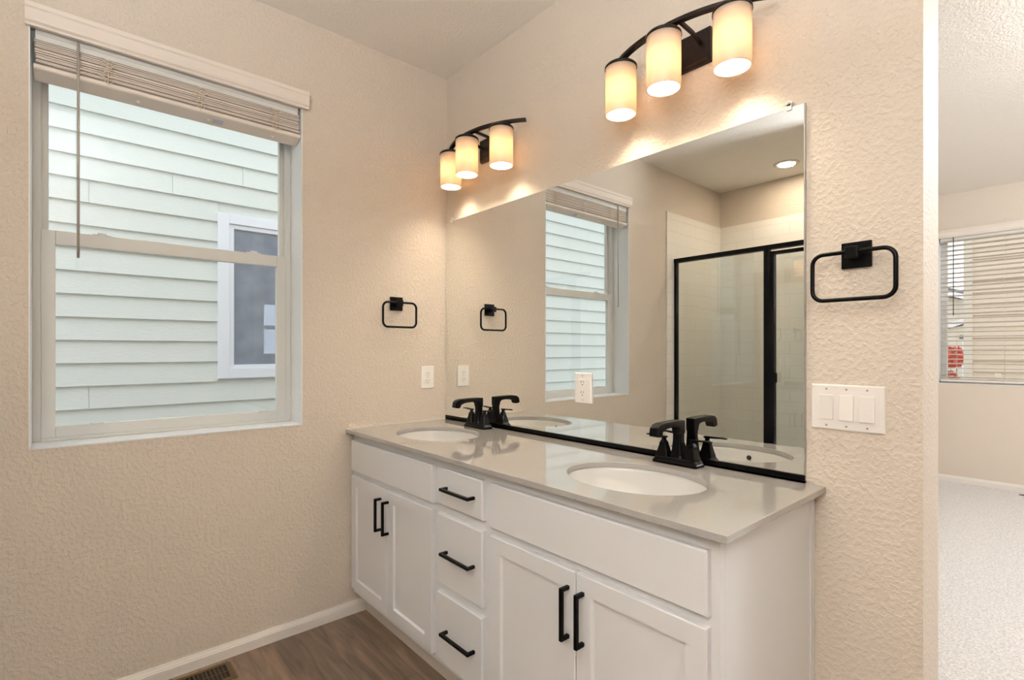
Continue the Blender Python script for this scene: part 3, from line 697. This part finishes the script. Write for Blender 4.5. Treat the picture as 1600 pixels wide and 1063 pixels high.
# ------------------------------------------------------------------ outside
struct('ground', MB().box(-40, 60, -30, 90, -.45, -.30), M['ground'], 'grey ground outside the house')
def siding(mb, rows_z, ys, joints, axis, plane, sgn):
    """boards along y (axis 1) on plane x=plane, or along x (axis 0) on plane y=plane; sgn = outward direction"""
    for zi, z in enumerate(rows_z[:-1]):
        z1 = rows_z[zi+1]
        for (a0, a1) in ys(z, z1):
            cuts = [a0]+[j for j in joints.get(zi, []) if a0 < j < a1]+[a1]
            for q in range(len(cuts)-1):
                c0 = cuts[q]+(.0012 if q else 0); c1 = cuts[q+1]-(.0012 if q < len(cuts)-2 else 0)
                po = [(plane, z), (plane-sgn*.030, z), (plane-sgn*.030, z1+.006), (plane-sgn*.0262, z1+.006)]
                mb.prism(po, axis, c0, c1)
nh = thing('neighbour_house', 'pale grey-green lap sided house wall outside the bathroom window', 'house', (-2.82, -1, -.3))
rows = [.817+.1775*k for k in range(-6, 29)]
NY0, NY1 = -.549, .95; NZ0, NZ1 = 1.018, 2.493
def ys(z, z1):
    if z1 > NZ0+.03 and z < NZ1-.03:
        return [(-9, NY0+.005), (NY1-.005, 5)]
    return [(-9, 5)]
J = {}
def add(z, y): J.setdefault(min(range(len(rows)), key=lambda i: abs(rows[i]-z)), []).append(y)
for z, y in ((2.4145, -1.428), (.817, -1.428), (2.592, -.883), (2.7695, -.343), (1.3495, -3.6), (1.882, -4.4), (2.237, -3.2)): add(z, y)
for i in range(len(rows)):
    if i not in J: J[i] = [-6+random.random()*2, 2+random.random()*2]
mb = MB(); siding(mb, rows, ys, J, 1, -2.80, 1); mb.build('lap_siding', M['siding'], nh)
k_ = MB()
k_.box(-3.0, -2.831, -9, NY0+.02, -.3, 5.8); k_.box(-3.0, -2.831, NY1-.02, 5, -.3, 5.8); k_.box(-3.0, -2.831, NY0+.02, NY1-.02, -.3, NZ0+.02); k_.box(-3.0, -2.831, NY0+.02, NY1-.02, NZ1-.02, 5.8)
k_.build('wall', M['siding'], nh)
nw = frame_yz(MB(), -2.83, -2.782, NY0, NY1, NZ0, NZ1, .090, .085, .085).build('window_trim', M['otrim'], nh, bevel=.003)
k_ = frame_yz(MB(), -2.86, -2.80, NY0+.091, NY1-.091, NZ0+.086, NZ1-.086, .040, .036, .038)
k_.build('window_frame', M['otrim'], nw, bevel=.003)
MB().box(-2.835, -2.831, NY0+.131, NY1-.131, NZ0+.122, NZ1-.124).build('pane', M['dglass'], nw)
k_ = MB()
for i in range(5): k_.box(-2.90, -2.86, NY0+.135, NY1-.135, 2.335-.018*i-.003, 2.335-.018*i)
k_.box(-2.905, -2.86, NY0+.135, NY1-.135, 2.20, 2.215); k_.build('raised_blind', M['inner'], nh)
# its dim room, with a far window open to the sky
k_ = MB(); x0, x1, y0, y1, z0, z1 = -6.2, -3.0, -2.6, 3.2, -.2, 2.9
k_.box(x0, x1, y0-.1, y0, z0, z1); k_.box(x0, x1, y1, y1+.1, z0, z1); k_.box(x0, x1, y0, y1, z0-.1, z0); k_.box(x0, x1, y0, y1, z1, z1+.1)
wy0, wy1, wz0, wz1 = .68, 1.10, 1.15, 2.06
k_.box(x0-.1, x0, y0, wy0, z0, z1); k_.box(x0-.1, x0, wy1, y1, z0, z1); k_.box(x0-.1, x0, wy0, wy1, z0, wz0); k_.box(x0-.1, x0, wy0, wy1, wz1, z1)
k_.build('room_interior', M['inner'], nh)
k_ = frame_yz(MB(), x0-.08, x0+.03, wy0, wy1, wz0, wz1, .07, .07, .07); k_.box(x0-.05, x0, wy0, wy1, 1.60, 1.66); k_.build('far_window_frame', M['otrim'], nh)

bh = thing('beige_house', 'beige lap sided house close outside the blinds of the far window', 'house', (3.5, 8.6, -.3))
rows_b = [.30+.165*k for k in range(-4, 30)]
mb = MB(); siding(mb, rows_b, lambda z, z1: [(1.10, 9)], {i: [2+random.random()*5] for i in range(40)}, 0, 8.50, -1); mb.build('lap_siding', M['siding_b'], bh)
k_ = MB(); k_.box(1.10, 9, 8.531, 8.7, -.3, 5.0); k_.box(1.02, 1.10, 8.531, 15, -.3, 5.0); k_.build('wall', M['siding_b'], bh)
MB().box(1.015, 1.115, 8.485, 8.525, -.3, 5.0).build('corner_board', M['far_wall'], bh)

fh = thing('distant_house', 'cream house with a grey gabled roof seen between blinds and beige house', 'house', (-.3, 18, -.3))
k_ = MB(); YH = 18.0
k_.prism([(-3.2, -.3), (2.2, -.3), (2.2, 1.9), (-.9, 2.95), (-3.2, 2.2)], 1, YH, YH+6)
k_.build('wall', M['far_wall'], fh)
k_ = MB(); k_.prism([(-3.6, 2.05), (-.9, 3.05), (2.6, 1.86), (2.6, 2.02), (-.9, 3.22), (-3.6, 2.22)], 1, YH-.3, YH+6.2); k_.build('roof', M['roofing'], fh)
k_ = MB(); k_.prism([(-3.6, 2.05), (-.9, 2.98), (2.6, 1.79), (2.6, 1.93), (-.9, 3.12), (-3.6, 2.19)], 1, YH-.34, YH-.3); k_.build('rake_board', M['otrim'], fh)
k_ = MB(); k_.prism([(-1.2, -.3), (.9, -.3), (.9, 1.55), (.25, 2.02), (-1.2, 1.6)], 1, YH-1.6, YH-.34); k_.build('porch_gable', M['far_wall'], fh)
k_ = MB(); k_.prism([(-1.5, 1.42), (.25, 2.08), (1.2, 1.65), (1.2, 1.77), (.25, 2.22), (-1.5, 1.56)], 1, YH-1.7, YH-.34); k_.build('porch_roof', M['otrim'], fh)
MB().box(-.02, .18, YH-1.8, YH-1.6, -.3, 1.5).build('porch_post', M['otrim'], fh)
MB().box(-.10, .20, YH-1.64, YH-1.6, 1.58, 1.68).build('vent', M['roofing'], fh)
# red-leaved shrub
rs_ = thing('red_shrub', 'red-leaved shrub outside in front of the distant cream house', 'shrub', (.10, 13.4, -.3))
k_ = MB()
for i in range(6):
    a = random.uniform(0, 2*PI); r = random.uniform(.1, .32); k_.cyl((.10, 13.4, -.3), (.10+r*math.cos(a), 13.4+r*math.sin(a), .85), .02, 6, .006)
k_.build('stems', M['bark'], rs_)
k_ = MB(); k2 = MB()
for i in range(1100):
    a = random.uniform(0, 2*PI); u_ = random.random()**.5; lowb = random.random() < .4; zc = random.uniform(.0, .80) if lowb else random.uniform(.90, 1.34); rr_ = (.26 if lowb else .36)*math.sqrt(max(.05, 1-((zc-(.4 if lowb else 1.12))/(.42 if lowb else .24))**2))*u_
    p = Vector((.10+rr_*math.cos(a), 13.4+rr_*math.sin(a), zc)); d1 = Vector((random.gauss(0, 1), random.gauss(0, 1), random.gauss(0, 1))).normalized(); d2 = d1.orthogonal().normalized(); s = random.uniform(.03, .06)
    mbx = k2 if random.random() < .12 else k_
    n_ = d1.cross(d2)*.002
    mbx.rings([[tuple(p-d1*s-n_), tuple(p+d2*s*.5-n_), tuple(p+d1*s-n_), tuple(p-d2*s*.5-n_)], [tuple(p-d1*s+n_), tuple(p+d2*s*.5+n_), tuple(p+d1*s+n_), tuple(p-d2*s*.5+n_)]])
k_.build('foliage', M['leaf'], rs_); k2.build('green_foliage', M['leafg'], rs_)
